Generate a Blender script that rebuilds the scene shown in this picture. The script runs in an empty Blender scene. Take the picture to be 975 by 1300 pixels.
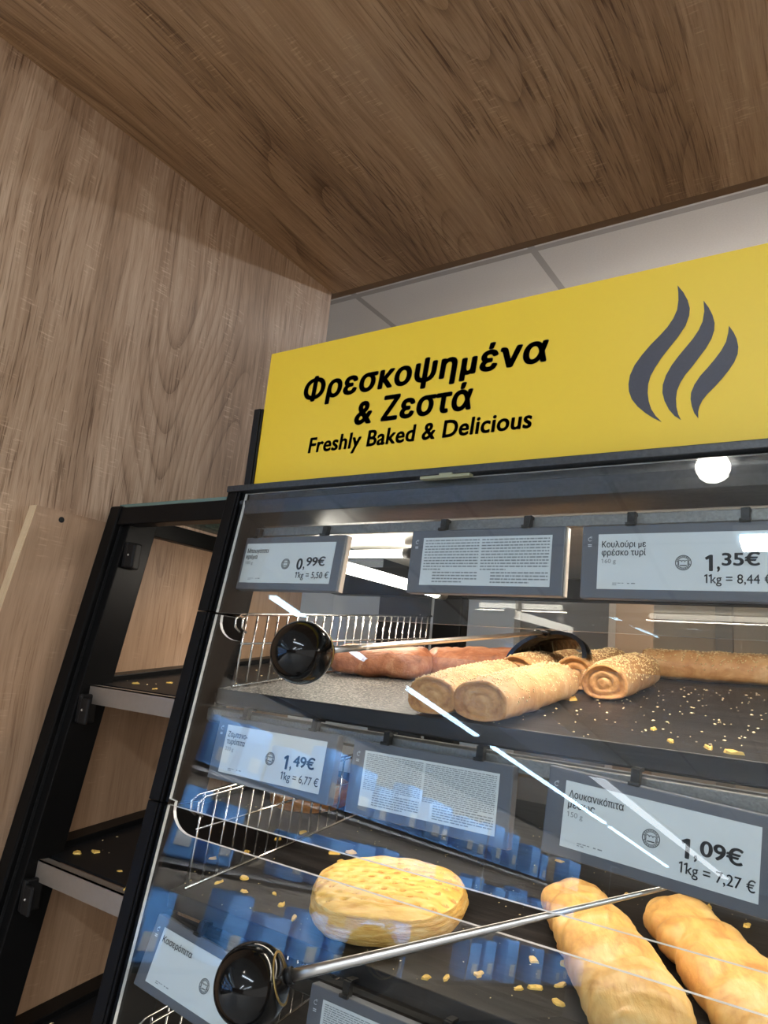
import bpy, math, random
from mathutils import Vector, Matrix, noise

random.seed(7)
SC = bpy.context.scene
COL = SC.collection
EYE = 1.5                      # eye height; all measures below are given relative to the eye, z is lifted by EYE

# ------------------------------------------------------------------ camera
R = [[0.827219173991108, 0.5540016535803005, 0.0937582317013368],
     [-0.04235968419092566, 0.22787964396468405, -0.9727674568064939],
     [-0.5602803720787602, 0.8007203230197305, 0.21197374593676585]]
cam_d = bpy.data.cameras.new('camera'); cam = bpy.data.objects.new('camera', cam_d); COL.objects.link(cam)
cam.matrix_world = Matrix(((R[0][0], -R[1][0], -R[2][0], 0), (R[0][1], -R[1][1], -R[2][1], 0),
                           (R[0][2], -R[1][2], -R[2][2], EYE), (0, 0, 0, 1)))
cam_d.sensor_fit = 'VERTICAL'; cam_d.sensor_height = 24; cam_d.lens = 909.06 / 1300 * 24
cam_d.clip_start = 0.02
SC.camera = cam

# ------------------------------------------------------------------ world, view
W = bpy.data.worlds.new('store_air'); SC.world = W; W.use_nodes = True
W.node_tree.nodes['Background'].inputs[0].default_value = (1.0, 0.95, 0.90, 1)
W.node_tree.nodes['Background'].inputs[1].default_value = 0.8
vs = SC.view_settings
vs.view_transform = 'Standard'; vs.look = 'None'; vs.gamma = 1; vs.use_curve_mapping = False
vs.exposure = 0.0
LED_STORE = 22.0               # brightness of the shop's ceiling tubes
LED_CASE = 10.0                # brightness of the tubes in the case
CASE_W = 2.5                   # watts of each case lamp
SHOP_W = 57.0
GOND_W = 105.0  # watts of each added gondola shelf light
try:
    SC.cycles.transparent_max_bounces = 24
    SC.cycles.use_denoising = True
except Exception:
    pass

# ------------------------------------------------------------------ materials
def srgb(r, g, b):
    f = lambda c: (c / 255 / 12.92) if c / 255 <= 0.04045 else ((c / 255 + 0.055) / 1.055) ** 2.4
    return (f(r), f(g), f(b), 1)

class NT:
    def __init__(s, name):
        s.m = bpy.data.materials.new(name); s.m.use_nodes = True
        s.t = s.m.node_tree; s.n = s.t.nodes; s.l = s.t.links
        s.b = s.n['Principled BSDF']; s.out = s.n['Material Output']
    def add(s, typ, **kw):
        x = s.n.new(typ)
        for k, v in kw.items():
            if k.startswith('i_'):
                key = k[2:]
                key = int(key) if key.isdigit() else key.replace('_', ' ')
                if isinstance(v, bpy.types.NodeSocket): s.l.new(v, x.inputs[key])
                else: x.inputs[key].default_value = v
            else: setattr(x, k, v)
        return x
    def math(s, op, a, b=0.0, clamp=False):
        x = s.n.new('ShaderNodeMath'); x.operation = op; x.use_clamp = clamp
        for i, v in enumerate((a, b)):
            if isinstance(v, bpy.types.NodeSocket): s.l.new(v, x.inputs[i])
            else: x.inputs[i].default_value = v
        return x.outputs[0]
    def ramp(s, fac, stops, interp='LINEAR'):
        x = s.n.new('ShaderNodeValToRGB'); x.color_ramp.interpolation = interp
        e = x.color_ramp.elements
        while len(e) < len(stops): e.new(0.5)
        for i, (p, c) in enumerate(stops):
            e[i].position = p; e[i].color = c if len(c) == 4 else (*c, 1)
        s.l.new(fac, x.inputs[0]); return x.outputs[0]
    def mix(s, fac, a, b, mode='MIX'):
        x = s.n.new('ShaderNodeMix'); x.data_type = 'RGBA'; x.blend_type = mode
        for i, v in ((0, fac), (6, a), (7, b)):
            if isinstance(v, bpy.types.NodeSocket): s.l.new(v, x.inputs[i])
            else: x.inputs[i].default_value = v
        return x.outputs[2]
    def noise(s, vec, scale=1, detail=2, rough=0.5, dist=0):
        x = s.add('ShaderNodeTexNoise', i_Scale=scale, i_Detail=detail, i_Roughness=rough, i_Distortion=dist)
        if vec is not None: s.l.new(vec, x.inputs['Vector'])
        return x.outputs['Fac']
    def bump(s, h, strength=0.3, dist=0.001):
        x = s.add('ShaderNodeBump', i_Strength=strength, i_Distance=dist)
        s.l.new(h, x.inputs['Height']); s.l.new(x.outputs[0], s.b.inputs['Normal'])
    def set(s, **kw):
        for k, v in kw.items():
            key = k.replace('_', ' ')
            if isinstance(v, bpy.types.NodeSocket): s.l.new(v, s.b.inputs[key])
            else: s.b.inputs[key].default_value = v
        return s
    def obj(s): return s.add('ShaderNodeTexCoord').outputs['Object']

def plain(name, col, rough=0.5, metal=0.0, var=0.08, scale=40, bump=0.0, **kw):
    t = NT(name); v = t.obj(); n = t.noise(v, scale, 4, 0.6)
    c = t.mix(t.math('MULTIPLY', n, 1.0), tuple(x * (1 - var) for x in col[:3]) + (1,), tuple(min(1, x * (1 + var)) for x in col[:3]) + (1,))
    t.set(Base_Color=c, Roughness=rough, Metallic=metal, **kw)
    if bump: t.bump(n, bump, 0.001)
    return t.m

def emit(name, col, strength):
    t = NT(name); t.set(Base_Color=(0.8, 0.8, 0.8, 1), Emission_Color=col, Emission_Strength=strength)
    return t.m

def wood(name, across, along, dark, mid, light, seed=0.0, contrast=1.0, rough=0.5):
    """brushed oak laminate: long grain with cathedral figures, dark pores and pale cross flecks"""
    t = NT(name); sep = t.add('ShaderNodeSeparateXYZ'); t.l.new(t.obj(), sep.inputs[0])
    A, L = sep.outputs[across], sep.outputs[along]
    A = t.math('ADD', A, seed)
    def vec(sa, sl, off=0.0):
        c = t.add('ShaderNodeCombineXYZ')
        t.l.new(t.math('MULTIPLY', A, sa), c.inputs[0]); t.l.new(t.math('MULTIPLY', L, sl), c.inputs[1]); c.inputs[2].default_value = off
        return c.outputs[0]
    # gentle waver of the whole grain
    wob = t.math('MULTIPLY', t.math('SUBTRACT', t.noise(vec(2.2, 1.6, 1), 1, 1), 0.5), 0.07)
    A = t.math('ADD', A, wob)
    broad = t.noise(vec(17, 0.7, 2), 1, 3, 0.55)
    fig = t.noise(vec(5.0, 0.9, 3), 1, 1.0, 0.3)                       # contour lines of this make the cathedral arches
    rings = t.math('FRACT', t.math('MULTIPLY', t.math('ADD', fig, t.math('MULTIPLY', A, 0.6)), 26))
    rings = t.ramp(rings, [(0.0, (1, 1, 1)), (0.22, (0.35, 0.35, 0.35)), (0.75, (0, 0, 0)), (0.97, (0.25, 0.25, 0.25))])
    rmask = t.ramp(t.noise(vec(5, 0.8, 4), 1, 2), [(0.45, (0, 0, 0)), (0.62, (1, 1, 1))])
    fib = t.noise(vec(130, 4.5, 5), 1, 6, 0.72)
    fine = t.noise(vec(420, 16, 6), 1, 4, 0.7)
    pores = t.ramp(t.noise(vec(330, 9, 7), 1, 3, 0.6), [(0.54, (0, 0, 0)), (0.62, (1, 1, 1))])
    pm = t.ramp(t.noise(vec(12, 1.3, 8), 1, 2), [(0.40, (0.2, 0.2, 0.2)), (0.60, (1, 1, 1))])
    lane = t.ramp(t.noise(vec(13, 0.30, 11), 1, 2, 0.5, 0.2), [(0.36, (0.30, 0.30, 0.30)), (0.45, (0.38, 0.38, 0.38)), (0.48, (0.58, 0.58, 0.58)), (0.55, (0.50, 0.50, 0.50)), (0.58, (0.70, 0.70, 0.70)), (0.66, (0.62, 0.62, 0.62))])
    broad = t.math('ADD', t.math('MULTIPLY', broad, 0.55), t.math('MULTIPLY', lane, 0.45))
    v = t.math('ADD', t.math('MULTIPLY', broad, 0.80), t.math('MULTIPLY', fib, 0.60))
    v = t.math('ADD', v, t.math('MULTIPLY', fine, 0.30))
    v = t.math('SUBTRACT', v, t.math('MULTIPLY', t.math('MULTIPLY', rings, rmask), 0.20))
    v = t.math('SUBTRACT', v, t.math('MULTIPLY', t.math('MULTIPLY', pores, pm), 0.24))
    fl = t.ramp(t.noise(vec(34, 300, 9), 1, 2, 0.5), [(0.57, (0, 0, 0)), (0.66, (1, 1, 1))])
    fm = t.ramp(t.noise(vec(26, 7, 10), 1, 3), [(0.53, (0, 0, 0)), (0.66, (1, 1, 1))])
    v = t.math('ADD', v, t.math('MULTIPLY', t.math('MULTIPLY', fl, fm), 0.26))
    v = t.math('ADD', t.math('MULTIPLY', t.math('SUBTRACT', v, 0.80), 1.30 * contrast), 0.5, True)
    c = t.ramp(v, [(0.05, dark), (0.5, mid), (0.95, light)])
    t.set(Base_Color=c, Roughness=rough)
    t.bump(v, 0.25, 0.0006)
    return t.m

def glass(name, tint=(0.97, 0.985, 0.98, 1), gain=1.0):
    t = NT(name); t.n.remove(t.b)
    lw = t.add('ShaderNodeLayerWeight', i_Blend=0.5)
    f5 = t.math('POWER', lw.outputs['Facing'], 5.0)
    fr = t.math('ADD', 0.045 * gain, t.math('MULTIPLY', f5, 0.95), True)
    tr = t.add('ShaderNodeBsdfTransparent'); tr.inputs[0].default_value = tint
    gl = t.add('ShaderNodeBsdfGlossy'); gl.inputs['Roughness'].default_value = 0.0
    mx = t.add('ShaderNodeMixShader')
    t.l.new(fr, mx.inputs[0]); t.l.new(tr.outputs[0], mx.inputs[1]); t.l.new(gl.outputs[0], mx.inputs[2])
    t.l.new(mx.outputs[0], t.out.inputs[0])
    return t.m

def bread_mat(name, pale, mid, dark, scale=30, rough=0.5, bump=0.6, streak=(1, 1, 1), top=None):
    t = NT(name)
    mp = t.add('ShaderNodeMapping'); mp.inputs['Scale'].default_value = streak; t.l.new(t.obj(), mp.inputs[0])
    n = t.noise(mp.outputs[0], scale, 5, 0.6, 0.6)
    n2 = t.noise(mp.outputs[0], scale * 5, 4, 0.6)
    v = t.math('ADD', t.math('MULTIPLY', n, 0.8), t.math('MULTIPLY', n2, 0.25))
    c = t.ramp(v, [(0.30, pale), (0.52, mid), (0.76, dark)])
    t.set(Base_Color=c, Roughness=rough, Subsurface_Weight=0.08)
    t.b.inputs['Subsurface Radius'].default_value = (0.01, 0.006, 0.003)
    t.bump(t.math('ADD', n, t.math('MULTIPLY', n2, 0.5)), bump, 0.002)
    return t.m

M = {}
M['panel'] = wood('oak_laminate_upright', 1, 2, srgb(114, 86, 63), srgb(176, 144, 116), srgb(212, 183, 155), 0.0, 1.35, 0.5)
M['canopy'] = wood('oak_laminate_overhead', 0, 1, srgb(104, 74, 48), srgb(168, 131, 95), srgb(204, 168, 130), 3.3, 1.2, 0.5)
M['side'] = wood('oak_laminate_cabinet', 1, 2, srgb(122, 92, 70), srgb(164, 132, 104), srgb(190, 158, 130), 7.1, 1.0, 0.5)
M['edge_dark'] = plain('canopy_edge_banding', srgb(128, 98, 70), 0.55, 0, 0.12, 60)
M['edge_pale'] = wood('pale_edge_banding', 0, 2, srgb(188, 160, 124), srgb(214, 188, 152), srgb(228, 206, 172), 1.0, 0.5, 0.55)
M['black'] = plain('black_powder_coat', (0.005, 0.005, 0.0052, 1), 0.36, 0, 0.2, 300, 0.06, Specular_IOR_Level=0.12)
M['blackmatte'] = plain('black_matte_plastic', (0.007, 0.007, 0.0075, 1), 0.5, 0, 0.2, 200, Specular_IOR_Level=0.3)
M['gunmetal'] = plain('dark_anodised_metal', (0.075, 0.075, 0.075, 1), 0.36, 0.85, 0.5, 260, 0.25)
M['speckle'] = plain('speckled_grey_metal', (0.20, 0.195, 0.185, 1), 0.42, 0.75, 0.55, 420, 0.5)
M['steel'] = plain('brushed_steel', (0.62, 0.60, 0.57, 1), 0.30, 1.0, 0.12, 120, 0.1)
M['lip'] = plain('shelf_lip_steel', (0.34, 0.285, 0.24, 1), 0.5, 0.6, 0.08, 150)
M['chrome'] = plain('chromed_wire', (0.72, 0.70, 0.67, 1), 0.18, 1.0, 0.05, 200)
M['roof'] = plain('satin_steel_roof', (0.55, 0.53, 0.49, 1), 0.35, 0.8, 0.2, 30)
M['ball'] = plain('polished_black_bakelite', (0.004, 0.004, 0.004, 1), 0.10, 0, 0.1, 50, Specular_IOR_Level=0.4)
M['brass'] = plain('brass_collar', (0.55, 0.40, 0.15, 1), 0.35, 1.0, 0.1, 50)
M['glass'] = glass('clear_glass', gain=1.1)
M['rearglass'] = glass('rear_glass', (0.93, 0.93, 0.92, 1), gain=0.7)
M['glassedge'] = plain('polished_glass_edge', (0.78, 0.78, 0.76, 1), 0.2, 0.0, 0.3, 90)
M['glasstop'] = plain('green_glass_edge', (0.16, 0.24, 0.21, 1), 0.15, 0, 0.2, 60)
M['yellow'] = plain('yellow_sign_film', srgb(246, 205, 52), 0.42, 0, 0.015, 900)
M['ink'] = plain('anthracite_print', srgb(34, 33, 42), 0.5, 0, 0.1, 200)
M['flame'] = plain('anthracite_flame_print', srgb(66, 64, 72), 0.42, 0, 0.22, 420)
M['tagcase'] = plain('slate_grey_tag_case', srgb(88, 91, 99), 0.45, 0, 0.05, 60)
M['tagside'] = plain('pale_tag_edge', srgb(200, 186, 172), 0.5)
M['epaper'] = plain('e_paper', srgb(211, 216, 218), 0.38, 0, 0.01, 20)
M['tagink'] = plain('e_paper_ink', srgb(48, 53, 60), 0.5)
M['taggrey'] = plain('e_paper_grey_ink', srgb(128, 134, 138), 0.5)
M['tagicon'] = plain('tag_icon_white', srgb(200, 205, 210), 0.5)
M['tile'] = None
M['seed'] = plain('sesame_seed', srgb(240, 214, 164), 0.5, 0, 0.2, 400)
M['crumb'] = plain('pale_pastry_crumb', srgb(238, 212, 158), 0.6, 0, 0.25, 300)
M['flake'] = plain('golden_pastry_flake', srgb(238, 190, 96), 0.55, 0, 0.3, 120, 0.4)
M['sesbread'] = bread_mat('sesame_crust', srgb(228, 196, 150), srgb(206, 162, 114), srgb(170, 116, 70), 26)
M['swirl'] = bread_mat('cut_dough_end', srgb(220, 176, 118), srgb(196, 142, 84), srgb(140, 84, 44), 60, 0.6, 0.8)
M['brown'] = bread_mat('browned_wrinkled_pastry', srgb(216, 168, 132), srgb(188, 122, 86), srgb(130, 70, 44), 34, 0.42, 0.9, (1, 2.2, 1))
M['pie'] = bread_mat('golden_flaky_pastry', srgb(244, 214, 140), srgb(238, 192, 100), srgb(214, 150, 62), 22, 0.45, 0.5, (1, 3, 1))
M['pieside'] = bread_mat('layered_pastry_rim', srgb(246, 220, 160), srgb(232, 184, 96), srgb(206, 140, 58), 40, 0.5, 0.9, (1, 1, 6))
M['puff'] = bread_mat('buttery_puff_pastry', srgb(242, 210, 146), srgb(228, 180, 106), srgb(182, 118, 58), 20, 0.42, 0.6, (1, 2, 1))
M['dent'] = bread_mat('baked_dimple', srgb(222, 172, 92), srgb(204, 146, 70), srgb(176, 112, 48), 60, 0.5, 0.2)
M['bun'] = bread_mat('herbed_bun_crust', srgb(212, 160, 92), srgb(180, 122, 62), srgb(112, 74, 38), 40, 0.6, 0.8)
M['floor'] = plain('grey_floor_tile', (0.60, 0.56, 0.52, 1), 0.35, 0, 0.1, 3)
M['bulk'] = plain('white_bulkhead_paint', (0.80, 0.80, 0.80, 1), 0.6)
M['backwall'] = plain('brown_backroom_wall', srgb(160, 128, 98), 0.6, 0, 0.15, 4)
M['beige'] = plain('beige_backroom_panel', srgb(206, 182, 152), 0.5, 0, 0.05, 8)
M['white'] = plain('white_backroom_panel', srgb(214, 210, 202), 0.5, 0, 0.04, 8)
M['greyp'] = plain('grey_backroom_panel', srgb(156, 142, 126), 0.45, 0.2, 0.08, 8)
M['led_store'] = emit('cool_led_tube', (0.50, 0.76, 1.0, 1), LED_STORE)
M['led_dim'] = emit('dim_led_tube', (0.90, 0.94, 1.0, 1), 5.5)
M['led_case'] = emit('warm_led_tube', (1.0, 0.90, 0.76, 1), LED_CASE)
M['led_short'] = emit('bright_led_tube', (1.0, 0.92, 0.80, 1), 14.0)
M['spot'] = emit('spot_lens', (1.0, 0.95, 0.86, 1), 40.0)

def board_mat():
    t = NT('black_woodgrain_board'); mp = t.add('ShaderNodeMapping'); mp.inputs['Scale'].default_value = (4, 60, 60); t.l.new(t.obj(), mp.inputs[0])
    n = t.noise(mp.outputs[0], 1.0, 4, 0.6, 0.8)
    c = t.ramp(n, [(0.35, (0.006, 0.0055, 0.0055, 1)), (0.7, (0.030, 0.026, 0.024, 1))])
    t.set(Base_Color=c, Roughness=0.42, Specular_IOR_Level=0.3); t.bump(n, 0.35, 0.002); return t.m
M['board'] = board_mat()

def dusted_mat():
    """the same board under a dusting of icing sugar near its left end"""
    t = NT('sugar_dusted_board'); o = t.obj(); sep = t.add('ShaderNodeSeparateXYZ'); t.l.new(o, sep.inputs[0])
    mp = t.add('ShaderNodeMapping'); mp.inputs['Scale'].default_value = (4, 60, 60); t.l.new(o, mp.inputs[0])
    n = t.noise(mp.outputs[0], 1.0, 4, 0.6, 0.8)
    c = t.ramp(n, [(0.35, (0.006, 0.0055, 0.0055, 1)), (0.7, (0.030, 0.026, 0.024, 1))])
    edge = t.math('ADD', sep.outputs[0], t.math('MULTIPLY', t.noise(o, 12, 3), 0.16))
    m = t.ramp(edge, [(0.20, (0.8, 0.8, 0.8, 1)), (0.38, (0, 0, 0, 1))])
    grain = t.ramp(t.noise(o, 330, 3, 0.8), [(0.50, (0, 0, 0, 1)), (0.56, (1, 1, 1, 1))])
    geo = t.add('ShaderNodeNewGeometry'); sn = t.add('ShaderNodeSeparateXYZ'); t.l.new(geo.outputs['Normal'], sn.inputs[0])
    f = t.math('MULTIPLY', t.math('MULTIPLY', m, grain), t.math('GREATER_THAN', sn.outputs[2], 0.5))
    t.set(Base_Color=t.mix(f, c, (0.60, 0.55, 0.50, 1)), Roughness=t.math('ADD', 0.42, t.math('MULTIPLY', f, 0.4)), Specular_IOR_Level=0.3)
    t.bump(n, 0.35, 0.002); return t.m
M['dusted'] = dusted_mat()

def tile_mat():
    t = NT('mineral_ceiling_tile'); o = t.obj(); sep = t.add('ShaderNodeSeparateXYZ'); t.l.new(o, sep.inputs[0])
    def joint(s, off):
        f = t.math('FRACT', t.math('DIVIDE', t.math('ADD', s, off + 60.0), 0.6))
        d = t.math('ABSOLUTE', t.math('SUBTRACT', f, 0.5))
        return t.math('GREATER_THAN', d, 0.483)
    j = t.math('MAXIMUM', joint(sep.outputs[0], 0.7295), joint(sep.outputs[1], 0.17))
    n = t.noise(o, 220, 4, 0.7)
    c = t.mix(n, srgb(188, 182, 175), srgb(212, 207, 200))
    t.set(Base_Color=t.mix(j, c, srgb(158, 152, 146)), Roughness=0.8); t.bump(n, 0.3, 0.002); return t.m
M['tile'] = tile_mat()

# ------------------------------------------------------------------ mesh helpers
class MB:
    def __init__(s): s.v = []; s.f = []; s.sm = []; s.mi = []
    def quad(s, idx, smooth=False, mi=0): s.f.append(idx); s.sm.append(smooth); s.mi.append(mi)
    def hexa(s, p, mi=0, mis=None):
        b = len(s.v); s.v += [tuple(q) for q in p]
        for k, fc in enumerate(((0, 3, 2, 1), (4, 5, 6, 7), (0, 1, 5, 4), (1, 2, 6, 5), (2, 3, 7, 6), (3, 0, 4, 7))):
            s.quad([b + i for i in fc], False, mis[k] if mis else mi)
        return s
    def box(s, x0, x1, y0, y1, z0, z1, mi=0):
        return s.hexa([(x0, y0, z0), (x1, y0, z0), (x1, y1, z0), (x0, y1, z0), (x0, y0, z1), (x1, y0, z1), (x1, y1, z1), (x0, y1, z1)], mi)
    def tube(s, pts, r, n=10, cap=True, mi=0):
        pts = [Vector(p) for p in pts]; rs = r if isinstance(r, (list, tuple)) else [r] * len(pts)
        b = len(s.v); up = None
        for i, p in enumerate(pts):
            d = (pts[min(i + 1, len(pts) - 1)] - pts[max(i - 1, 0)]).normalized()
            if up is None:
                up = Vector((0, 0, 1)) if abs(d.z) < 0.9 else Vector((1, 0, 0))
            a = d.cross(up).normalized(); c = a.cross(d).normalized(); up = c
            for k in range(n):
                t = 2 * math.pi * k / n; s.v.append(tuple(p + (a * math.cos(t) + c * math.sin(t)) * rs[i]))
        for i in range(len(pts) - 1):
            for k in range(n):
                s.quad([b + i * n + k, b + i * n + (k + 1) % n, b + (i + 1) * n + (k + 1) % n, b + (i + 1) * n + k], True, mi)
        if cap:
            s.quad([b + k for k in range(n)][::-1], False, mi); s.quad([b + (len(pts) - 1) * n + k for k in range(n)], False, mi)
        return s
    def sphere(s, c, r, nu=24, nv=16, sc=(1, 1, 1), mi=0):
        b = len(s.v); c = Vector(c)
        for j in range(1, nv):
            ph = math.pi * j / nv
            for i in range(nu):
                t = 2 * math.pi * i / nu
                s.v.append((c.x + r * sc[0] * math.sin(ph) * math.cos(t), c.y + r * sc[1] * math.sin(ph) * math.sin(t), c.z + r * sc[2] * math.cos(ph)))
        s.v.append((c.x, c.y, c.z + r * sc[2])); s.v.append((c.x, c.y, c.z - r * sc[2])); T = len(s.v) - 2
        for j in range(nv - 2):
            for i in range(nu):
                s.quad([b + j * nu + i, b + (j + 1) * nu + i, b + (j + 1) * nu + (i + 1) % nu, b + j * nu + (i + 1) % nu], True, mi)
        for i in range(nu):
            s.quad([T, b + i, b + (i + 1) % nu], True, mi); s.quad([T + 1, b + (nv - 2) * nu + (i + 1) % nu, b + (nv - 2) * nu + i], True, mi)
        return s
    def prism(s, poly, fn, d0, d1, mi=0):
        """poly: 2-D outline; fn(a, b, d) -> 3-D point"""
        b = len(s.v); n = len(poly)
        s.v += [tuple(fn(a, c, d0)) for a, c in poly] + [tuple(fn(a, c, d1)) for a, c in poly]
        s.quad(list(range(b, b + n))[::-1], False, mi); s.quad(list(range(b + n, b + 2 * n)), False, mi)
        for i in range(n): s.quad([b + i, b + (i + 1) % n, b + n + (i + 1) % n, b + n + i], False, mi)
        return s
    def build(s, name, mat, parent=None, bevel=0.0, world=True, fix=True):
        """vertices in eye-relative room measures; with a parent they become local to it"""
        off = Vector((0, 0, 0))
        if world and parent is not None: off = Vector(parent['_base'])
        lift = Vector((0, 0, EYE)) if (world and parent is None) else Vector((0, 0, 0))
        me = bpy.data.meshes.new(name)
        me.from_pydata([tuple(Vector(v) - off + lift) for v in s.v], [], s.f); me.validate(); me.update()
        mats = mat if isinstance(mat, (list, tuple)) else [mat]
        for m in mats: me.materials.append(m)
        if len(me.polygons) == len(s.sm):
            me.polygons.foreach_set('use_smooth', s.sm); me.polygons.foreach_set('material_index', s.mi)
        o = bpy.data.objects.new(name, me); COL.objects.link(o)
        if fix:
            import bmesh
            bm = bmesh.new(); bm.from_mesh(me); bmesh.ops.recalc_face_normals(bm, faces=bm.faces); bm.to_mesh(me); bm.free()
        if parent is not None: o.parent = parent
        if bevel:
            md = o.modifiers.new('bevel', 'BEVEL'); md.width = bevel; md.segments = 2; md.limit_method = 'ANGLE'
        return o

def tag(o, label, cat, group=None, kind=None):
    o['label'] = label; o['category'] = cat
    if group: o['group'] = group
    if kind: o['kind'] = kind
    return o
def thing(name, label, cat, loc, group=None, rot=None):
    o = bpy.data.objects.new(name, None); COL.objects.link(o); o.empty_display_size = 0.02
    o.location = (loc[0], loc[1], loc[2] + EYE); o['_base'] = tuple(loc)
    if rot is not None: o.rotation_euler = rot.to_euler()
    return tag(o, label, cat, group)
def struct(name, mb, mat, bevel=0.0):
    o = mb.build(name, mat, None, bevel); o['kind'] = 'structure'; return o

S = 0.14                                    # the case front leans back by this much per metre of height; shelves rise inwards by it too
def fy(z, w=0.0): return 0.60 + S * z + w   # depth of the front plane at height z
def sbox(mb, x0, x1, z0, z1, w0, w1, mi=0):
    return mb.hexa([(x0, fy(z0, w0), z0), (x1, fy(z0, w0), z0), (x1, fy(z0, w1), z0), (x0, fy(z0, w1), z0),
                    (x0, fy(z1, w0), z1), (x1, fy(z1, w0), z1), (x1, fy(z1, w1), z1), (x0, fy(z1, w1), z1)], mi)
YF = lambda k: 0.625 - 0.030 * k
ZF = lambda k: -0.042 - 0.218 * k
def sz(k, y, h=0.0): return ZF(k) + S * (y - YF(k)) + h     # height of shelf k's board top at depth y
def shbox(mb, k, x0, x1, y0, y1, h0, h1):
    return mb.hexa([(x0, y0, sz(k, y0, h0)), (x1, y0, sz(k, y0, h0)), (x1, y1, sz(k, y1, h0)), (x0, y1, sz(k, y1, h0)),
                    (x0, y0, sz(k, y0, h1)), (x1, y0, sz(k, y0, h1)), (x1, y1, sz(k, y1, h1)), (x0, y1, sz(k, y1, h1))])
XR = 0.66                                   # right end of the case (outside the frame)
YB = 1.17                                   # back of the case

# ------------------------------------------------------------------ the setting
ZC = 0.789
struct('wall_left', MB().box(-0.975, -0.953, 0.285, 1.083, -EYE, ZC), M['panel'])
can = thing('canopy', 'dark brown wood-effect canopy board overhead, meeting the left panel', 'canopy', (-0.975, 0.275, ZC))
MB().box(-0.975, 1.9, 0.275, 1.088, ZC, ZC + 0.019).build('board', M['canopy'], can)
MB().box(-0.975, 1.9, 1.088, 1.106, ZC - 0.0005, ZC + 0.019).build('edge_trim', M['edge_dark'], can)
struct('floor', MB().box(-9, 6, -18, 3.4, -EYE - 0.05, -EYE), M['floor'])
struct('ceiling', MB().box(-9, 6, -18, 3.4, 1.15, 1.2), M['tile'])
struct('wall_front', MB().box(-9, 6, -18.1, -18, -EYE, 1.15), M['backwall'])
struct('wall_side', MB().box(-7.1, -7, -18, 3.2, -EYE, 1.15), M['greyp'])
struct('wall_back', MB().box(-9, 6, 3.2, 3.3, -EYE, 1.15), M['backwall'])
for i, (x0, x1, y, m) in enumerate([(-1.62, -1.24, 1.80, 'white'), (-1.24, -1.06, 1.795, 'blackmatte'), (-1.06, -0.80, 1.80, 'white'), (-0.80, -0.56, 1.84, 'greyp'), (-0.44, -0.30, 1.80, 'beige'),
                                    (-0.30, -0.265, 1.78, 'greyp'), (-0.265, -0.19, 1.80, 'beige'), (-0.19, -0.16, 1.78, 'blackmatte'),
                                    (0.09, 0.135, 1.80, 'greyp'), (0.20, 0.24, 1.80, 'blackmatte')]):
    struct('trim_%d' % (i + 1), MB().box(x0, x1, y, y + 0.06, -EYE, 0.90), M[m])
# white bulkhead hung from the shop ceiling, seen mirrored in the top pane
struct('trim_11', MB().box(-2.62, -1.95, -6.0, -0.75, 1.02, 1.15), M['bulk'])

# ------------------------------------------------------------------ lamps of the shop
def area(name, loc, sx, sy, watts, col, parent, rot=(0, 0, 0)):
    d = bpy.data.lights.new(name, 'AREA'); d.shape = 'RECTANGLE'; d.size = sx; d.size_y = sy; d.energy = watts; d.color = col
    o = bpy.data.objects.new(name, d); COL.objects.link(o); o.parent = parent; o.location = loc; o.rotation_euler = rot
    return o
def ceiling_lamp(x0, x1, y0, y1, label, watts=0.0, z=1.15, mat='led_store', sk=0.0):
    t = thing('linear_ceiling_lamp', label, 'ceiling light', ((x0 + x1) / 2, (y0 + y1) / 2, z), 'tube lights on the shop ceiling')
    def bar(e, za, zb):                    # a bar whose far end is shifted sideways by sk
        a, b, c, d = x0 - e, x1 + e, y0 - e, y1 + e
        return MB().hexa([(a + sk, c, za), (b + sk, c, za), (b, d, za), (a, d, za), (a + sk, c, zb), (b + sk, c, zb), (b, d, zb), (a, d, zb)])
    bar(0.02, z - 0.025, z).build('housing', M['bulk'], t)
    bar(0.0, z - 0.045, z - 0.025).build('diffuser', M[mat], t)
    if watts:
        area('lamp_light', (0, 0, -0.05), x1 - x0, y1 - y0, watts, (0.94, 0.97, 1.0), t)
    return t
RL = 'long cool white tube light on the shop ceiling, mirrored in the case glass'
for (x, w, y0, y1, sk) in [(-3.15, 0.055, -5.33, -1.95, -0.125), (-3.305, 0.055, -10.4, -5.80, -0.17), (-3.51, 0.055, -15.8, -10.8, -0.23), (-2.44, 0.13, -15.5, -5.46, -0.17)]:
    ceiling_lamp(x - w / 2, x + w / 2, y0, y1, RL if w < 0.1 else 'wide dimmer tube light on the shop ceiling, mirrored as a pale band in the glass', 0.0, mat='led_store' if w < 0.1 else 'led_dim', sk=sk)
ceiling_lamp(-0.377, 1.3, -1.345, -1.26, 'short white tube light running across the ceiling in front of the case', SHOP_W * 0.35)
ceiling_lamp(0.9, 1.0, -9.5, -4.2, 'tube light on the ceiling behind the viewer, right of the aisle', SHOP_W * 2.5)
ceiling_lamp(2.6, 2.7, -9.5, -3.2, 'tube light on the ceiling far to the viewer\'s right', SHOP_W * 1.6)
ceiling_lamp(-0.6, 0.9, 2.35, 2.45, 'unseen tube light added to brighten the back room behind the case', SHOP_W * 0.55)  # added lamp, out of sight, to lift the dark back room
up = thing('fill_uplight', 'unseen pendant fill light added behind the sign to brighten the ceiling', 'ceiling light', (0.1, 2.6, 0.75))  # added, hidden by the sign; throws light up onto the ceiling tiles
MB().box(-0.9, 1.1, 2.52, 2.68, 0.72, 0.75).build('tray', M['bulk'], up)
for x_ in (-0.8, 1.0): MB().tube([(x_, 2.6, 0.75), (x_, 2.6, 1.15)], 0.004, 8).build('rod', M['bulk'], up)
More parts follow.
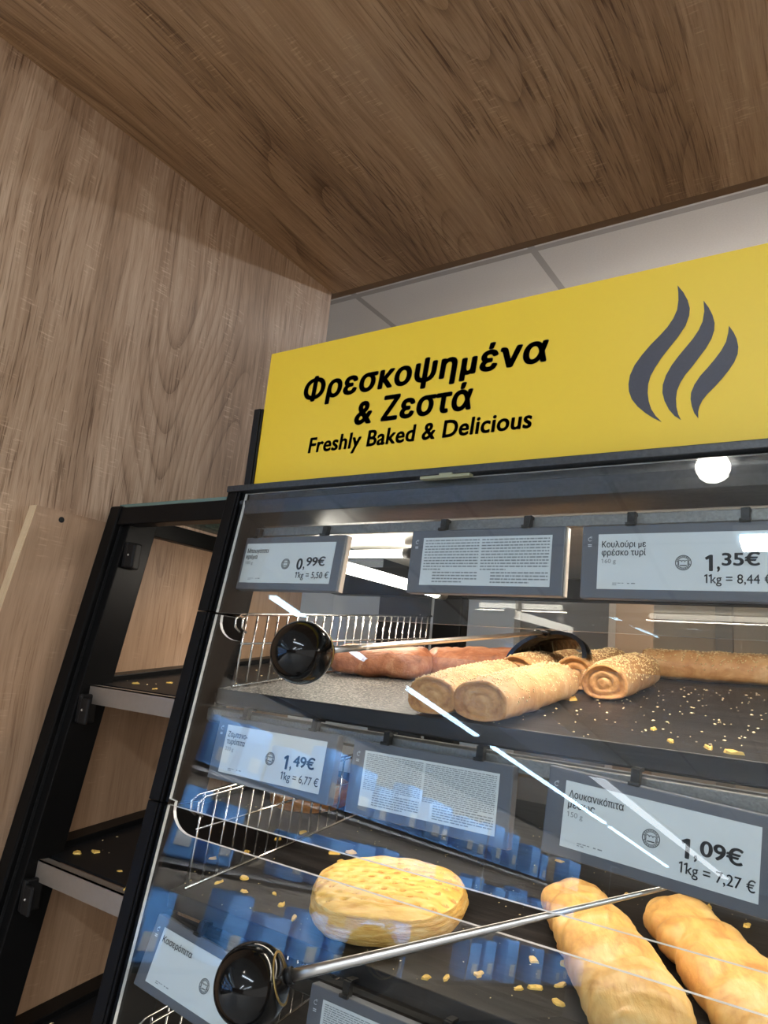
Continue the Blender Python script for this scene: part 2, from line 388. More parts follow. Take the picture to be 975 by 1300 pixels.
area('lamp_light', (0, 0, 0.01), 1.9, 0.12, 22.0, (1.0, 0.92, 0.84), up, (math.pi, 0, 0))
sp = thing('ceiling_spotlight', 'round bulb light on the shop ceiling, mirrored as a bright dot under the sign', 'ceiling light', (-0.396, -0.857, 1.15))
MB().tube([(-0.386, -0.805, 1.15), (-0.386, -0.805, 1.142)], 0.075, 24).build('housing', M['bulk'], sp)
MB().sphere((-0.386, -0.805, 1.115), 0.050, 24, 16, (1, 1, 0.9)).build('bulb', M['spot'], sp)

# ------------------------------------------------------------------ the display case
case = thing('bakery_display_case', 'black framed glass fronted bakery display case with sloping front and open end bay', 'display case', (-0.14, 0.85, -EYE))
def part(mb, name, mat, bevel=0.0): return mb.build(name, M[mat] if isinstance(mat, str) else mat, case, bevel)

# end board against the panel
def sideplate(x0, x1):
    mb = MB(); z1 = 0.1715; f = lambda z: 0.493 + 0.138 * z
    return mb.prism([(f(-EYE), -EYE), (1.083, -EYE), (1.083, z1), (f(z1), z1)], lambda y, z, x: (x, y, z), x0, x1)
part(sideplate(-0.9525, -0.936), 'end_board', 'side')
eb = MB(); f = lambda z: 0.493 + 0.138 * z
eb.hexa([(-0.9525, f(-EYE) - 0.001, -EYE), (-0.936, f(-EYE) - 0.001, -EYE), (-0.936, f(-EYE), -EYE), (-0.9525, f(-EYE), -EYE),
         (-0.9525, f(.1715) - 0.001, .1715), (-0.936, f(.1715) - 0.001, .1715), (-0.936, f(.1715), .1715), (-0.9525, f(.1715), .1715)])
part(eb, 'edge_band', 'edge_pale')
part(MB().tube([(-0.9358, 0.555, 0.1595), (-0.9352, 0.555, 0.1595)], 0.0042, 14), 'screw_hole', 'blackmatte')
part(sideplate(XR, XR + 0.016), 'end_board', 'side')
# outer post of the open bay
p = MB(); sbox(p, -0.9355, -0.9105, -1.2, 0.1965, 0.0, 0.030); part(p, 'post', 'black', 0.0025)
p = MB(); sbox(p, -0.9105, -0.8935, -1.2, 0.190, 0.012, 0.060); part(p, 'post', 'black', 0.0015)
p = MB(); sbox(p, -0.9120, -0.9095, -1.2, 0.170, 0.0085, 0.012); part(p, 'post_groove', 'gunmetal')
# middle post in three lengths, one per pane
for z0, z1 in ((0.0475, 0.2045), (-0.1692, 0.0468), (-1.2, -0.170)):
    p = MB(); sbox(p, -0.690, -0.6725, z0, z1, 0.0, 0.055)
    sbox(p, -0.6720, -0.6680, z0, z1, 0.001, 0.055); sbox(p, -0.6675, -0.6600, z0, z1 - 0.002, 0.005, 0.058)
    part(p, 'post', 'black', 0.0012)
for z0, z1 in ((-1.2, 0.2045),):
    p = MB(); sbox(p, XR - 0.03, XR, z0, z1, 0.0, 0.055); part(p, 'post', 'black', 0.0015)
# bay top rail, end rail, glass lid
p = MB(); sbox(p, -0.9105, -0.690, 0.1675, 0.1945, 0.003, 0.028); part(p, 'top_rail', 'black', 0.0015)
p = MB(); p.box(-0.9355, -0.918, 0.655, 1.083, 0.1650, 0.190); part(p, 'top_rail', 'black', 0.0015)
p = MB(); p.box(-0.931, -0.662, 0.640, 1.083, 0.1965, 0.2015); part(p, 'glass_lid', [M['glasstop']])
# brackets on the outer post
for (zc_, y0) in ((0.123, 0.627), (-0.092, 0.597), (-0.318, 0.565)):
    b = MB(); b.box(-0.8935, -0.884, y0 + 0.005, y0 + 0.030, zc_ - 0.018, zc_ + 0.020)
    b.box(-0.8845, -0.866, y0 + 0.003, y0 + 0.008, zc_ - 0.018, zc_ + 0.016)
    o = part(b, 'bracket', 'blackmatte', 0.003)
    MB().sphere((-0.877, y0 + 0.003, zc_), 0.0018, 10, 6).build('screw', M['steel'], case).parent = o
    for c in o.children: c.matrix_parent_inverse.identity()

# header above the panes
H0 = 0.640
hd = MB()
prof = [(H0 - 0.014, 0.2115), (H0 - 0.014, 0.2035), (H0 - 0.002, 0.2015), (H0 - 0.002, 0.1925), (H0 - 0.010, 0.1915),
        (H0 - 0.006, 0.1745), (H0 + 0.030, 0.1660), (H0 + 0.060, 0.1660), (H0 + 0.060, 0.2115)]
hd.prism(prof, lambda y, z, x: (x, y, z), -0.690, XR)
part(hd, 'header', 'gunmetal', 0.0008)
p = MB(); p.box(-0.655, XR - 0.03, 0.6535, 0.6595, 0.1490, 0.1600); part(p, 'price_rail', 'speckle', 0.001)
# small pale clip plate under the header lip
p = MB(); p.box(-0.394, -0.335, H0 - 0.0165, H0 - 0.0085, 0.1990, 0.2020); p.box(-0.371, -0.356, H0 - 0.0165, H0 - 0.0125, 0.2020, 0.2040); part(p, 'clip_plate', plain('dull_olive_plate', srgb(150, 148, 116), 0.5))
# roof and back
p = MB(); p.box(-0.668, XR, 0.700, YB, 0.1760, 0.1800); part(p, 'roof', 'roof')
p = MB(); p.box(-0.935, XR, YB, YB + 0.03, 0.140, 0.196); part(p, 'rear_rail', 'black', 0.002)
for x0, x1 in ((-0.685, -0.625), (0.10, 0.16), (XR - 0.03, XR)):
    p = MB(); p.box(x0, x1, YB, YB + 0.03, -1.2, 0.14); part(p, 'rear_post', 'black', 0.003)
rg = MB(); rg.box(-0.625, 0.10, YB + 0.012, YB + 0.017, -1.2, 0.14); part(rg, 'rear_pane', 'rearglass')
rg = MB(); rg.box(-0.935, -0.685, YB + 0.012, YB + 0.017, -1.2, 0.14); part(rg, 'rear_pane', 'rearglass')
# plinth down to the floor
p = MB(); p.box(-0.935, XR, 0.46, YB + 0.03, -EYE, -1.0); part(p, 'plinth', 'black', 0.004)

# shelves
for k in range(3):
    sh = MB(); shbox(sh, k, -0.905, XR, YF(k) + 0.010, YB - 0.01, -0.021, -0.018)
    o = part(sh, 'shelf', 'blackmatte')
    lp = MB(); z1 = -0.0600 - 0.2185 * k; z0 = z1 - 0.0245; lp.box(-0.905, -0.690, fy(z1, 0.026), fy(z1, 0.028), z0, z1)
    lp.box(-0.905, -0.690, fy(z1, 0.026), fy(z1, 0.040), z1 - 0.0015, z1)
    l = lp.build('lip', M['lip'], case); l.parent = o
    bar = MB(); shbox(bar, k, -0.9355, -0.905, YF(k) - 0.01, YB - 0.01, -0.028, -0.010)
    b = bar.build('side_bar', M['black'], case, 0.001); b.parent = o
    rl = MB(); y0 = YF(k) - 0.006
    prof = [(y0, ZF(k) - 0.0215), (y0 - 0.005, ZF(k) - 0.0235), (y0 - 0.005, ZF(k) - 0.036), (y0, ZF(k) - 0.039), (y0 + 0.006, ZF(k) - 0.039), (y0 + 0.010, ZF(k) - 0.0215)]
    rl.prism(prof, lambda y, z, x: (x, y, z), -0.655, XR - 0.03)
    part(rl, 'price_rail', 'speckle' if k == 0 else 'black', 0.0008)
# glass flaps with the finger slot between them
def flap(z0, z1, notch):
    mb = MB(); xl, xr = -0.6585, XR - 0.03
    if notch:
        zt = z1; tab = [(xl, zt + 0.030), (xl + 0.010, zt + 0.029)]
        for i in range(7):
            a = i / 6 * math.pi / 2
            tab.append((xl + 0.010 + 0.036 * (1 - math.cos(a)) , zt + 0.026 - 0.026 * math.sin(a)))
        poly = [(xl, z0), (xr, z0), (xr, zt)] + tab[::-1]
    else:
        poly = [(xl, z0), (xr, z0), (xr, z1), (xl, z1)]
    n = len(poly); b0 = 0
    mb.v += [(x, fy(z, 0.002), z) for x, z in poly] + [(x, fy(z, 0.006), z) for x, z in poly]
    mb.quad(list(range(n))[::-1], False, 0); mb.quad(list(range(n, 2 * n)), False, 0)
    for i in range(n): mb.quad([i, (i + 1) % n, n + (i + 1) % n, n + i], False, 1)
    return part(mb, 'glass_flap', [M['glass'], M['glassedge']])
flap(0.0465, 0.2000, False)
flap(-0.1700, 0.0145, True)
flap(-0.62, -0.1940, True)

# lamps of the case
def case_lamp(x0, x1, y, z, label, w, tilt=0.0, mat='led_case'):
    t = thing('case_lamp', label, 'light', ((x0 + x1) / 2, y, z), 'tube lights inside the case')
    MB().tube([(x0, y, z), (x1, y, z)], 0.006, 10).build('tube', M[mat], t)
    for x in (x0, x1): MB().tube([(x - 0.008, y, z), (x + 0.008, y, z)], 0.008, 10).build('end_cap', M['blackmatte'], t)
    area('lamp_light', (0, 0, -0.010), x1 - x0, 0.02, w, (1.0, 0.88, 0.74), t, (tilt, 0, 0))
case_lamp(-0.42, 0.58, 0.715, 0.168, 'warm tube light across the case roof above the sesame rolls', CASE_W * 1.4)
case_lamp(-0.765, -0.55, 0.86, 0.164, 'short bright tube light across the left end of the case roof', CASE_W * 0.3, 0.0, 'led_short')
case_lamp(-0.645, 0.58, YF(0) + 0.09, sz(0, YF(0) + 0.09, -0.032), 'warm tube light under the top shelf above the round pie', CASE_W * 0.7)
case_lamp(-0.645, 0.58, YF(1) + 0.09, sz(1, YF(1) + 0.09, -0.032), 'warm tube light under the second shelf', CASE_W * 0.9)
t = thing('case_lamp', 'bright tube light running back along the roof, left of the middle', 'light', (-0.60, 0.9, 0.128), 'tube lights inside the case')
MB().tube([(-0.60, 0.70, 0.130), (-0.60, 1.03, 0.130)], 0.0085, 12).build('tube', M['led_short'], t)
MB().tube([(-0.60, 1.03, 0.130), (-0.60, 1.055, 0.130)], 0.0095, 12).build('end_cap', M['steel'], t)
MB().tube([(-0.60, 0.70, 0.130), (-0.60, 0.67, 0.130)], 0.0095, 12).build('end_cap', M['steel'], t)
for y_ in (0.75, 0.99): MB().box(-0.604, -0.596, y_, y_ + 0.01, 0.138, 0.176).build('hanger', M['steel'], t)

# ------------------------------------------------------------------ boards on the shelves
BL = ['black wood-grained board on the top shelf, its left end dusted with icing sugar', 'black wood-grained board under the round pie on the second shelf', 'black wood-grained board on the lowest shelf']
for k in range(3):
    t = MB(); shbox(t, k, -0.655, XR - 0.02, YF(k), 1.14, -0.0175, 0.0)
    root_ = (-0.655, YF(k), ZF(k))
    mb = MB(); mb.v = [(x - root_[0], y - root_[1], z - root_[2]) for x, y, z in t.v]; mb.f = t.f; mb.sm = t.sm; mb.mi = t.mi
    o = mb.build('serving_board', M['dusted'] if k == 0 else M['board'], None, 0.001, world=False)
    o.location = (root_[0], root_[1], root_[2] + EYE); tag(o, BL[k], 'board')

# ------------------------------------------------------------------ lettering helper
def text_mesh(body, size=1.0, bold=0.0, shear=0.0, spacing=1.0):
    """filled lettering; every outline is filled on its own so that strokes which overlap stay solid"""
    from mathutils.geometry import interpolate_bezier
    c = bpy.data.curves.new('lettering', 'FONT'); c.body = body; c.size = size; c.shear = shear; c.space_character = spacing
    o = bpy.data.objects.new('lettering', c); COL.objects.link(o)
    dg = bpy.context.evaluated_depsgraph_get()
    cu = o.evaluated_get(dg).to_curve(dg)
    polys = []
    for sp in cu.splines:
        pts = []
        if sp.type == 'BEZIER':
            bp = sp.bezier_points
            for i in range(len(bp)):
                p, q = bp[i], bp[(i + 1) % len(bp)]
                pts += [Vector(v) for v in interpolate_bezier(p.co, p.handle_right, q.handle_left, q.co, 5)[:-1]]
        else: pts = [Vector(v.co[:3]) for v in sp.points]
        if len(pts) > 2: polys.append(pts)
    o.evaluated_get(dg).to_curve_clear()
    bpy.data.objects.remove(o); bpy.data.curves.remove(c)
    if '1' in body:                       # a flag for the figure one, whose outline is a bare stroke here
        for i, p in enumerate(polys):
            x0, x1 = min(v.x for v in p), max(v.x for v in p); z0, z1 = min(v.y for v in p), max(v.y for v in p)
            if len(p) <= 24 and x1 - x0 < 0.12 and z1 - z0 > 0.6:
                sg = 1 if sum(p[i_].x * p[(i_ + 1) % len(p)].y - p[(i_ + 1) % len(p)].x * p[i_].y for i_ in range(len(p))) > 0 else -1
                q = [Vector((x, y, 0)) for x, y in ((x1, z0), (x1, z1), (x0 + 0.012, z1), (x0 - 0.155, z1 - 0.105), (x0 - 0.125, z1 - 0.185), (x0, z1 - 0.115), (x0, z0))]
                polys[i] = q if sg > 0 else q[::-1]
    from mathutils.geometry import delaunay_2d_cdt
    vv, ee = [], []
    for p in polys:
        p = [q for i, q in enumerate(p) if (q - p[i - 1]).length > 1e-5]; b0 = len(vv)
        vv += [Vector((q.x, q.y)) for q in p]; ee += [(b0 + i, b0 + (i + 1) % len(p)) for i in range(len(p))]
    ov, oe, of = delaunay_2d_cdt(vv, ee, [], 0, 1e-6)[:3]
    def winding(x, y):
        w = 0
        for p in polys:
            for i in range(len(p)):
                a, b = p[i - 1], p[i]
                if (a.y <= y) != (b.y <= y):
                    t = a.x + (y - a.y) / (b.y - a.y) * (b.x - a.x)
                    if t > x: w += 1 if b.y > a.y else -1
        return w
    F = []
    for f in of:
        cx, cy = sum(ov[i].x for i in f) / len(f), sum(ov[i].y for i in f) / len(f)
        if winding(cx, cy) != 0: F.append(tuple(f))
    V = [Vector((v.x, v.y, 0)) for v in ov]
    n = len(V); V2, F2 = [], []
    for k in range(8 if bold > 0 else 1):
        dx, dz = (bold * math.cos(k * math.pi / 4), bold * 0.7 * math.sin(k * math.pi / 4)) if bold > 0 else (0, 0)
        V2 += [(v.x + dx, v.y + dz, 0) for v in V]; F2 += [tuple(i + k * n for i in f) for f in F]
    me = bpy.data.meshes.new('lettering'); me.from_pydata(V2, [], F2)
    return me
def put_text(body, x0, x1, base, height, parent, mat, y=-0.0006, bold=0.02, shear=0.0, name='lettering', ref=None, right=False, spacing=1.0):
    """flat lettering in the parent's x-z plane; fitted between x0 and x1, letters `height` tall (capital height)"""
    me = text_mesh(body, 1.0, bold, shear, spacing)
    xs = [v.co.x for v in me.vertices]; a, b = min(xs), max(xs)
    s = height / 0.727
    sx = (x1 - x0) / (b - a) if (x0 is not None and x1 is not None) else s
    if x0 is None: x0 = x1 - (b - a) * sx
    for v in me.vertices:
        v.co = Vector((x0 + (v.co.x - a) * sx, y, base + v.co.y * s))
    me.materials.clear(); me.materials.append(mat)
    o = bpy.data.objects.new(name, me); COL.objects.link(o); o.parent = parent
    return o

# ------------------------------------------------------------------ the yellow sign
SX, SZ = -0.672, 0.2125
sign = thing('sign', 'yellow sign with dark lettering and flame emblem, standing on top of the case', 'sign', (SX, 0.655, SZ))
MB().box(SX, XR, 0.655, 0.660, SZ, 0.4065).build('panel', M['yellow'], sign, 0.0005)
MB().box(SX - 0.001, XR, 0.6535, 0.6548, SZ, 0.2155).build('bottom_trim', M['blackmatte'], sign)
br = MB(); br.box(SX - 0.0135, SX - 0.002, 0.650, 0.672, 0.205, 0.3255); br.box(SX - 0.002, SX + 0.0005, 0.652, 0.664, 0.205, 0.3255)
br.build('bracket', M['blackmatte'], sign, 0.001)
L = lambda z: z - SZ
put_text('Φρεσκοψημένα', -0.6035 - SX, -0.2690 - SX, L(0.3275), 0.0300, sign, M['ink'], bold=0.042, shear=0.10, spacing=1.08)
put_text('& Ζεστά', -0.5155 - SX, -0.3540 - SX, L(0.2855), 0.0300, sign, M['ink'], bold=0.042, shear=0.10, spacing=1.08)
put_text('Freshly Baked & Delicious', -0.5840 - SX, -0.2835 - SX, L(0.2555), 0.0205, sign, M['ink'], bold=0.030, shear=0.10, spacing=1.04)

FL = [[(-0.1423, 0.3824), (-0.137, 0.3738), (-0.1331, 0.3646), (-0.1312, 0.3559), (-0.1317, 0.3485), (-0.1349, 0.3387), (-0.1413, 0.3289), (-0.149, 0.3192), (-0.1561, 0.3101), (-0.162, 0.3007), (-0.1659, 0.2932), (-0.1679, 0.2854), (-0.1683, 0.2766), (-0.1672, 0.2677), (-0.1647, 0.2594), (-0.1607, 0.2524), (-0.1552, 0.2457), (-0.1626, 0.2504), (-0.17, 0.2564), (-0.1774, 0.2639), (-0.183, 0.2721), (-0.1859, 0.2807), (-0.1864, 0.2882), (-0.1852, 0.297), (-0.181, 0.3069), (-0.1743, 0.3163), (-0.1663, 0.3254), (-0.1584, 0.333), (-0.1512, 0.3406), (-0.146, 0.3485), (-0.1425, 0.3568), (-0.1414, 0.3665), (-0.1416, 0.3749)], [(-0.1192, 0.3612), (-0.1147, 0.3529), (-0.1116, 0.3449), (-0.1098, 0.3365), (-0.1101, 0.3293), (-0.1125, 0.3211), (-0.1172, 0.3126), (-0.1228, 0.305), (-0.1284, 0.2973), (-0.1347, 0.2897), (-0.1391, 0.2824), (-0.142, 0.275), (-0.1429, 0.2672), (-0.1424, 0.2586), (-0.1408, 0.2513), (-0.1383, 0.2456), (-0.144, 0.2503), (-0.1491, 0.2573), (-0.1531, 0.2665), (-0.155, 0.2747), (-0.1547, 0.2826), (-0.152, 0.2917), (-0.1469, 0.3011), (-0.1412, 0.3089), (-0.1348, 0.3166), (-0.1285, 0.3242), (-0.1235, 0.332), (-0.1201, 0.3401), (-0.1186, 0.3501)], [(-0.0979, 0.3312), (-0.0941, 0.324), (-0.0916, 0.3171), (-0.0904, 0.3091), (-0.091, 0.3022), (-0.0938, 0.2949), (-0.0986, 0.2874), (-0.104, 0.2805), (-0.11, 0.2738), (-0.1161, 0.2677), (-0.1204, 0.262), (-0.1228, 0.2567), (-0.1238, 0.252), (-0.1237, 0.2454), (-0.1271, 0.251), (-0.1292, 0.2576), (-0.1303, 0.2648), (-0.1299, 0.2711), (-0.1271, 0.2785), (-0.1222, 0.2862), (-0.116, 0.2931), (-0.1099, 0.3005), (-0.1044, 0.3081), (-0.1004, 0.3159), (-0.0986, 0.3241)]]
em = None
for poly in FL:
    mb = MB(); n = len(poly); mb.v = [(x, 0.6545, z) for x, z in poly]; mb.quad(list(range(n)))
    fo = mb.build('flame_stroke', M['flame'], sign, fix=False)

# ------------------------------------------------------------------ electronic price tags
TW, TH = 0.143, 0.0505
def ring(mb, cx, cz, r0, r1, y, n=28, a0=0.0, a1=2 * math.pi):
    b = len(mb.v)
    for i in range(n + 1):
        a = a0 + (a1 - a0) * i / n
        mb.v += [(cx + r0 * math.cos(a), y, cz + r0 * math.sin(a)), (cx + r1 * math.cos(a), y, cz + r1 * math.sin(a))]
    for i in range(n): mb.quad([b + 2 * i, b + 2 * i + 1, b + 2 * i + 3, b + 2 * i + 2])
def rect(mb, x0, x1, z0, z1, y):
    b = len(mb.v); mb.v += [(x0, y, z0), (x1, y, z0), (x1, y, z1), (x0, y, z1)]; mb.quad([b, b + 1, b + 2, b + 3])
def fine_lines(mb, x0, x1, z0, z1, rows, rng, th=0.42, dense=0.85):
    ph = (z1 - z0) / rows
    for i in range(rows):
        z = z1 - (i + 0.5) * ph; x = x0; end = x1 if i < rows - 1 else x0 + (x1 - x0) * rng.uniform(0.3, 0.8)
        while x < end:
            w = min(rng.uniform(0.0016, 0.006), end - x)
            rect(mb, x, x + w, z - ph * th / 2, z + ph * th / 2, -0.0008); x += w + 0.0008
def price_tag(label, x, y, z, names=(), weight=None, price=None, perkg=None, info=False, roll=0.0, lean=0.0, clips=(-0.05, 0.05), seal_u=0.5, fine=True, group=None, row=20):
    rot = Matrix.Rotation(math.radians(-roll), 3, 'Y') @ Matrix.Rotation(math.radians(lean), 3, 'X')
    t = thing('price_tag', label, 'price tag', (x, y, z), group, rot)
    l, r, b, tp = -TW / 2, TW / 2, -TH / 2, TH / 2
    MB().box(l - 0.0155, r + 0.0125, 0.0, 0.011, b - 0.0085, tp + 0.0085).build('case', M['tagcase'], t, 0.0012, world=False)
    if z > 0: MB().box(r + 0.0126, r + 0.0140, 0.003, 0.010, b - 0.008, tp + 0.008).build('edge_strip', M['tagside'], t, world=False)  # shade on lower tags' sides is shown by leaving the pale strip off
    MB().box(l, r, -0.0004, 0.001, b, tp).build('screen', M['epaper'], t, world=False)
    ic = MB(); ring(ic, l - 0.0078, tp - 0.0045, 0.0014, 0.0019, -0.0003, 16, 0.5, 5.6); ring(ic, l - 0.0070, tp - 0.0030, 0.0008, 0.0012, -0.0003, 10, 0.2, 2.6)
    rect(ic, l - 0.0096, l - 0.0060, tp - 0.0100, tp - 0.0092, -0.0003); rect(ic, l - 0.0096, l - 0.0060, tp - 0.0114, tp - 0.0106, -0.0003)
    ic.build('maker_mark', M['tagicon'], t, world=False, fix=False)
    for cx in clips:
        c = MB(); c.box(cx - 0.0035, cx + 0.0035, 0.000, 0.007, tp + 0.008, tp + 0.0205); c.box(cx - 0.0045, cx + 0.0045, -0.003, 0.001, tp + 0.0075, tp + 0.0105)
        c.box(cx - 0.0035, cx + 0.0035, 0.003, 0.014, tp + 0.0185, tp + 0.0215)
        c.build('clip', M['blackmatte'], t, 0.0006, world=False)
    rng = random.Random(len(label))
    if info:
        fp = MB()
        for (x0, x1) in ((l + 0.003, l + TW * 0.465), (l + TW * 0.485, r - 0.002)):
            fine_lines(fp, x0, x1, b + 0.0150, tp - 0.0018, row, rng)
            fine_lines(fp, x0 + 0.012, x1, b + 0.0020, b + 0.0148, max(4, row // 3), rng)
        fp.build('fine_print', M['taggrey'], t, world=False, fix=False)
        return t
    for i, (nm, wd) in enumerate(names):
        put_text(nm, l + 0.0035, l + 0.0035 + wd, tp - TH * (0.245 + 0.15 * i), 0.0058, t, M['tagink'], bold=0.014, name='name_lettering', y=-0.0008)
    if weight:
        put_text(weight, l + 0.0035, l + 0.0165, tp - TH * (0.245 + 0.15 * len(names) - 0.012), 0.0040, t, M['taggrey'], bold=0.0, name='weight_lettering', y=-0.0008)
    if fine:
        fp = MB(); fine_lines(fp, l + 0.0140, l + 0.0240, b + 0.0030, b + 0.0062, 2, rng); rect(fp, l + 0.027, l + 0.029, b + 0.0048, b + 0.0057, -0.0008); rect(fp, l + 0.0305, l + 0.034, b + 0.0048, b + 0.0057, -0.0008)
        fp.build('fine_print', M['taggrey'], t, world=False, fix=False)
    sl = MB(); cx = l + TW * seal_u; cz = -0.0015
    ring(sl, cx, cz, 0.0060, 0.0066, -0.0008, 32); ring(sl, cx, cz, 0.0044, 0.0048, -0.0008, 32)
    for k in range(9):
        a = math.radians(20 + k * 17.5); ring(sl, cx, cz, 0.0050, 0.0057, -0.0008, 2, a, a + 0.18)
        ring(sl, cx, cz, 0.0050, 0.0057, -0.0008, 2, a + math.pi, a + math.pi + 0.18)
    rect(sl, cx - 0.0028, cx + 0.0028, cz - 0.0028, cz - 0.0020, -0.0008)
    for dx in (-0.0026, 0.0, 0.0026): ring(sl, cx + dx, cz + 0.0006, 0.0011, 0.0016, -0.0008, 10, 0.0, math.pi)
    rect(sl, cx - 0.0040, cx - 0.0034, cz - 0.0020, cz + 0.0006, -0.0008); rect(sl, cx + 0.0034, cx + 0.0040, cz - 0.0020, cz + 0.0006, -0.0008)
    sl.build('seal', M['tagink'], t, world=False, fix=False)
    if price:
        put_text(price[0], l + TW * (0.625 if price[0] != '1' else 0.635), l + TW * (0.69 if price[0] != '1' else 0.678), tp - TH * 0.665, 0.0140, t, M['tagink'], bold=0.030, name='price_lettering', y=-0.0008)
        put_text(',', l + TW * 0.700, l + TW * 0.716, tp - TH * 0.64, 0.0120, t, M['tagink'], bold=0.030, name='price_lettering', y=-0.0008)
        put_text(price[1], l + TW * 0.725, l + TW * 0.925, tp - TH * 0.575, 0.0108, t, M['tagink'], bold=0.030, name='price_lettering', y=-0.0008)
        put_text(perkg, l + TW * 0.630, l + TW * 0.985, tp - TH * 0.875, 0.0080, t, M['tagink'], bold=0.006, name='price_lettering', y=-0.0008)
    return t
price_tag('price tag reading 0,99 €, leftmost in the top row', -0.585, 0.641, 0.1125, (('Μπουγάτσα', 0.036), ('κρέμα', 0.019)), '180 g', ('0', '99€'), '1kg = 5,50 €', lean=-7, clips=(-0.06, 0.05))
price_tag('tag of fine print in two columns, between two price tags in the top row', -0.3225, 0.641, 0.1137, info=True, lean=-3, row=11, clips=(-0.050, 0.044))
price_tag('price tag reading 1,35 €, rightmost in the top row', -0.1350, 0.641, 0.1128, (('Κουλούρι με', 0.039), ('φρέσκο τυρί', 0.039)), '160 g', ('1', '35€'), '1kg = 8,44 €', lean=-2, clips=(-0.043, 0.05), seal_u=0.515)
price_tag('price tag reading 1,49 €, leftmost in the second row', -0.5370, 0.602, -0.1035, (('Ζαμπονο-', 0.030), ('τυρόπιτα', 0.028)), '220 g', ('1', '49€'), '1kg = 6,77 €', lean=-7, clips=(-0.05, 0.05))
price_tag('tag of dense fine print behind the blue reflections, middle of the second row', -0.3455, 0.602, -0.1050, info=True, lean=-5, row=20, clips=(-0.05, 0.05))
price_tag('price tag reading 1,09 €, hanging askew above the sausage rolls', -0.1445, 0.602, -0.1050, (('Λουκανικόπιτα', 0.044), ('μέσως', 0.022)), '150 g', ('1', '09€'), '1kg = 7,27 €', roll=-3.65, lean=-2, clips=(-0.018,), seal_u=0.485)
price_tag('tilted name tag behind the lower black ball knob', -0.5640, 0.571, -0.3180, (('Κασερόπιτα', 0.046),), None, None, None, roll=-4.7, lean=-14, clips=(-0.025, 0.05), seal_u=0.54)
price_tag('fine print tag at the bottom edge, right of the lower black ball knob', -0.3440, 0.571, -0.3140, info=True, lean=-5, row=20, clips=(-0.05, 0.05))

# ------------------------------------------------------------------ rods with ball knobs
def pusher(label, ball, end, r0, r1):
    t = thing('pusher_rod', label, 'pusher rod', ball)
    B, E_ = Vector(ball), Vector(end); d = (E_ - B).normalized()
    MB().sphere(ball, 0.030, 40, 28).build('ball_knob', M['ball'], t)
    MB().tube([B + d * 0.0275, B + d * 0.034], 0.0062, 16).build('collar', M['blackmatte'], t)
    MB().tube([B + d * 0.0235, B + d * 0.0245], 0.0190, 32).build('collar_ring', M['brass'], t)
    n = 12; pts = [B + d * 0.030 + (E_ - B - d * 0.030) * i / n for i in range(n + 1)]
    MB().tube(pts, [r0 + (r1 - r0) * i / n for i in range(n + 1)], 14).build('rod', M['steel'], t)
    return t
r1 = pusher('upper steel rod with black ball knob, reaching through the slot to a black hood', (-0.4526, 0.5331, 0.0073), (-0.3424, 0.860, 0.0617), 0.0036, 0.0024)
pusher('steel rod with a black ball knob lying across in front of the round pie', (-0.4207, 0.482, -0.254), (-0.139, 0.628, -0.143), 0.0046, 0.0016)
hood = MB(); cx, cz, n = -0.342, 0.020, 20
for (y, sx, szz) in ((0.862, 0.054, 0.044), (0.885, 0.053, 0.040), (0.915, 0.046, 0.028)):
    for q in (1.0, 0.90):
        for i in range(n + 1):
            a = math.pi * (0.03 + 0.94 * i / n)
            hood.v.append((cx + sx * q * math.cos(a) + 0.006 * math.sin(a), y, cz + szz * q * math.sin(a) ** 0.8 + 0.008 * math.cos(a)))
N1 = n + 1
for j in range(2):
    for q in (0, 1):
        for i in range(n):
            a = (2 * j + q) * N1 + i; b = (2 * j + 2 + q) * N1 + i; hood.quad([a, a + 1, b + 1, b], True)
for j in (0, 2):
    for i in range(n):
        a = 2 * j * N1 + i; b = (2 * j + 1) * N1 + i; hood.quad([a, a + 1, b + 1, b])
for j in range(2):
    for i in (0, n):
        hood.quad([2 * j * N1 + i, (2 * j + 1) * N1 + i, (2 * j + 3) * N1 + i, (2 * j + 2) * N1 + i])
hood.sphere((-0.345, 0.864, 0.0625), 0.010, 14, 10, (1.2, 1, 0.7))
hood.build('hood', M['ball'], r1)

# ------------------------------------------------------------------ wire dividers
FLB = ['chromed wire divider standing on the top shelf left of the pastries', 'chromed wire divider standing on the second shelf by its left end', 'chromed wire divider standing on the lowest shelf by its left end']
for k in range(3):
    X = -0.640; y0, y1 = YF(k) + 0.008, 1.08; hh = (0.090, 0.100, 0.100)[k]; sl = 0.105
    t = thing('wire_divider', FLB[k], 'wire divider', (X, y0, sz(k, y0)))
    top = lambda y: ZF(k) + hh + sl * (y - y0)
    for dx in (-0.006, 0.006):
        pts = [(X + dx, y0 + 0.006, top(y0) - 0.022), (X + dx, y0 - 0.002, top(y0) - 0.016), (X + dx, y0 - 0.002, top(y0) - 0.006), (X + dx, y0 + 0.006, top(y0))]
        MB().tube(pts + [(X + dx, y1, top(y1))], 0.0016, 8).build('top_rail', M['chrome'], t)
    MB().tube([(X, y0 + 0.004, top(y0) - 0.036), (X, y1, top(y1) - 0.038)], 0.0013, 8).build('middle_rail', M['chrome'], t)
    MB().tube([(X, y0, sz(k, y0, 0.0022)), (X, y1, sz(k, y1, 0.0022))], 0.0018, 8).build('bottom_rail', M['chrome'], t)
    n = 24
    for i in range(n):
        y = y0 + 0.008 + (y1 - y0 - 0.012) * i / (n - 1)
        o = MB().tube([(X, y + 0.002, top(y) + 0.001), (X, y - 0.004, sz(k, y, 0.002))], 0.0014, 7).build('wire', M['chrome'], t)

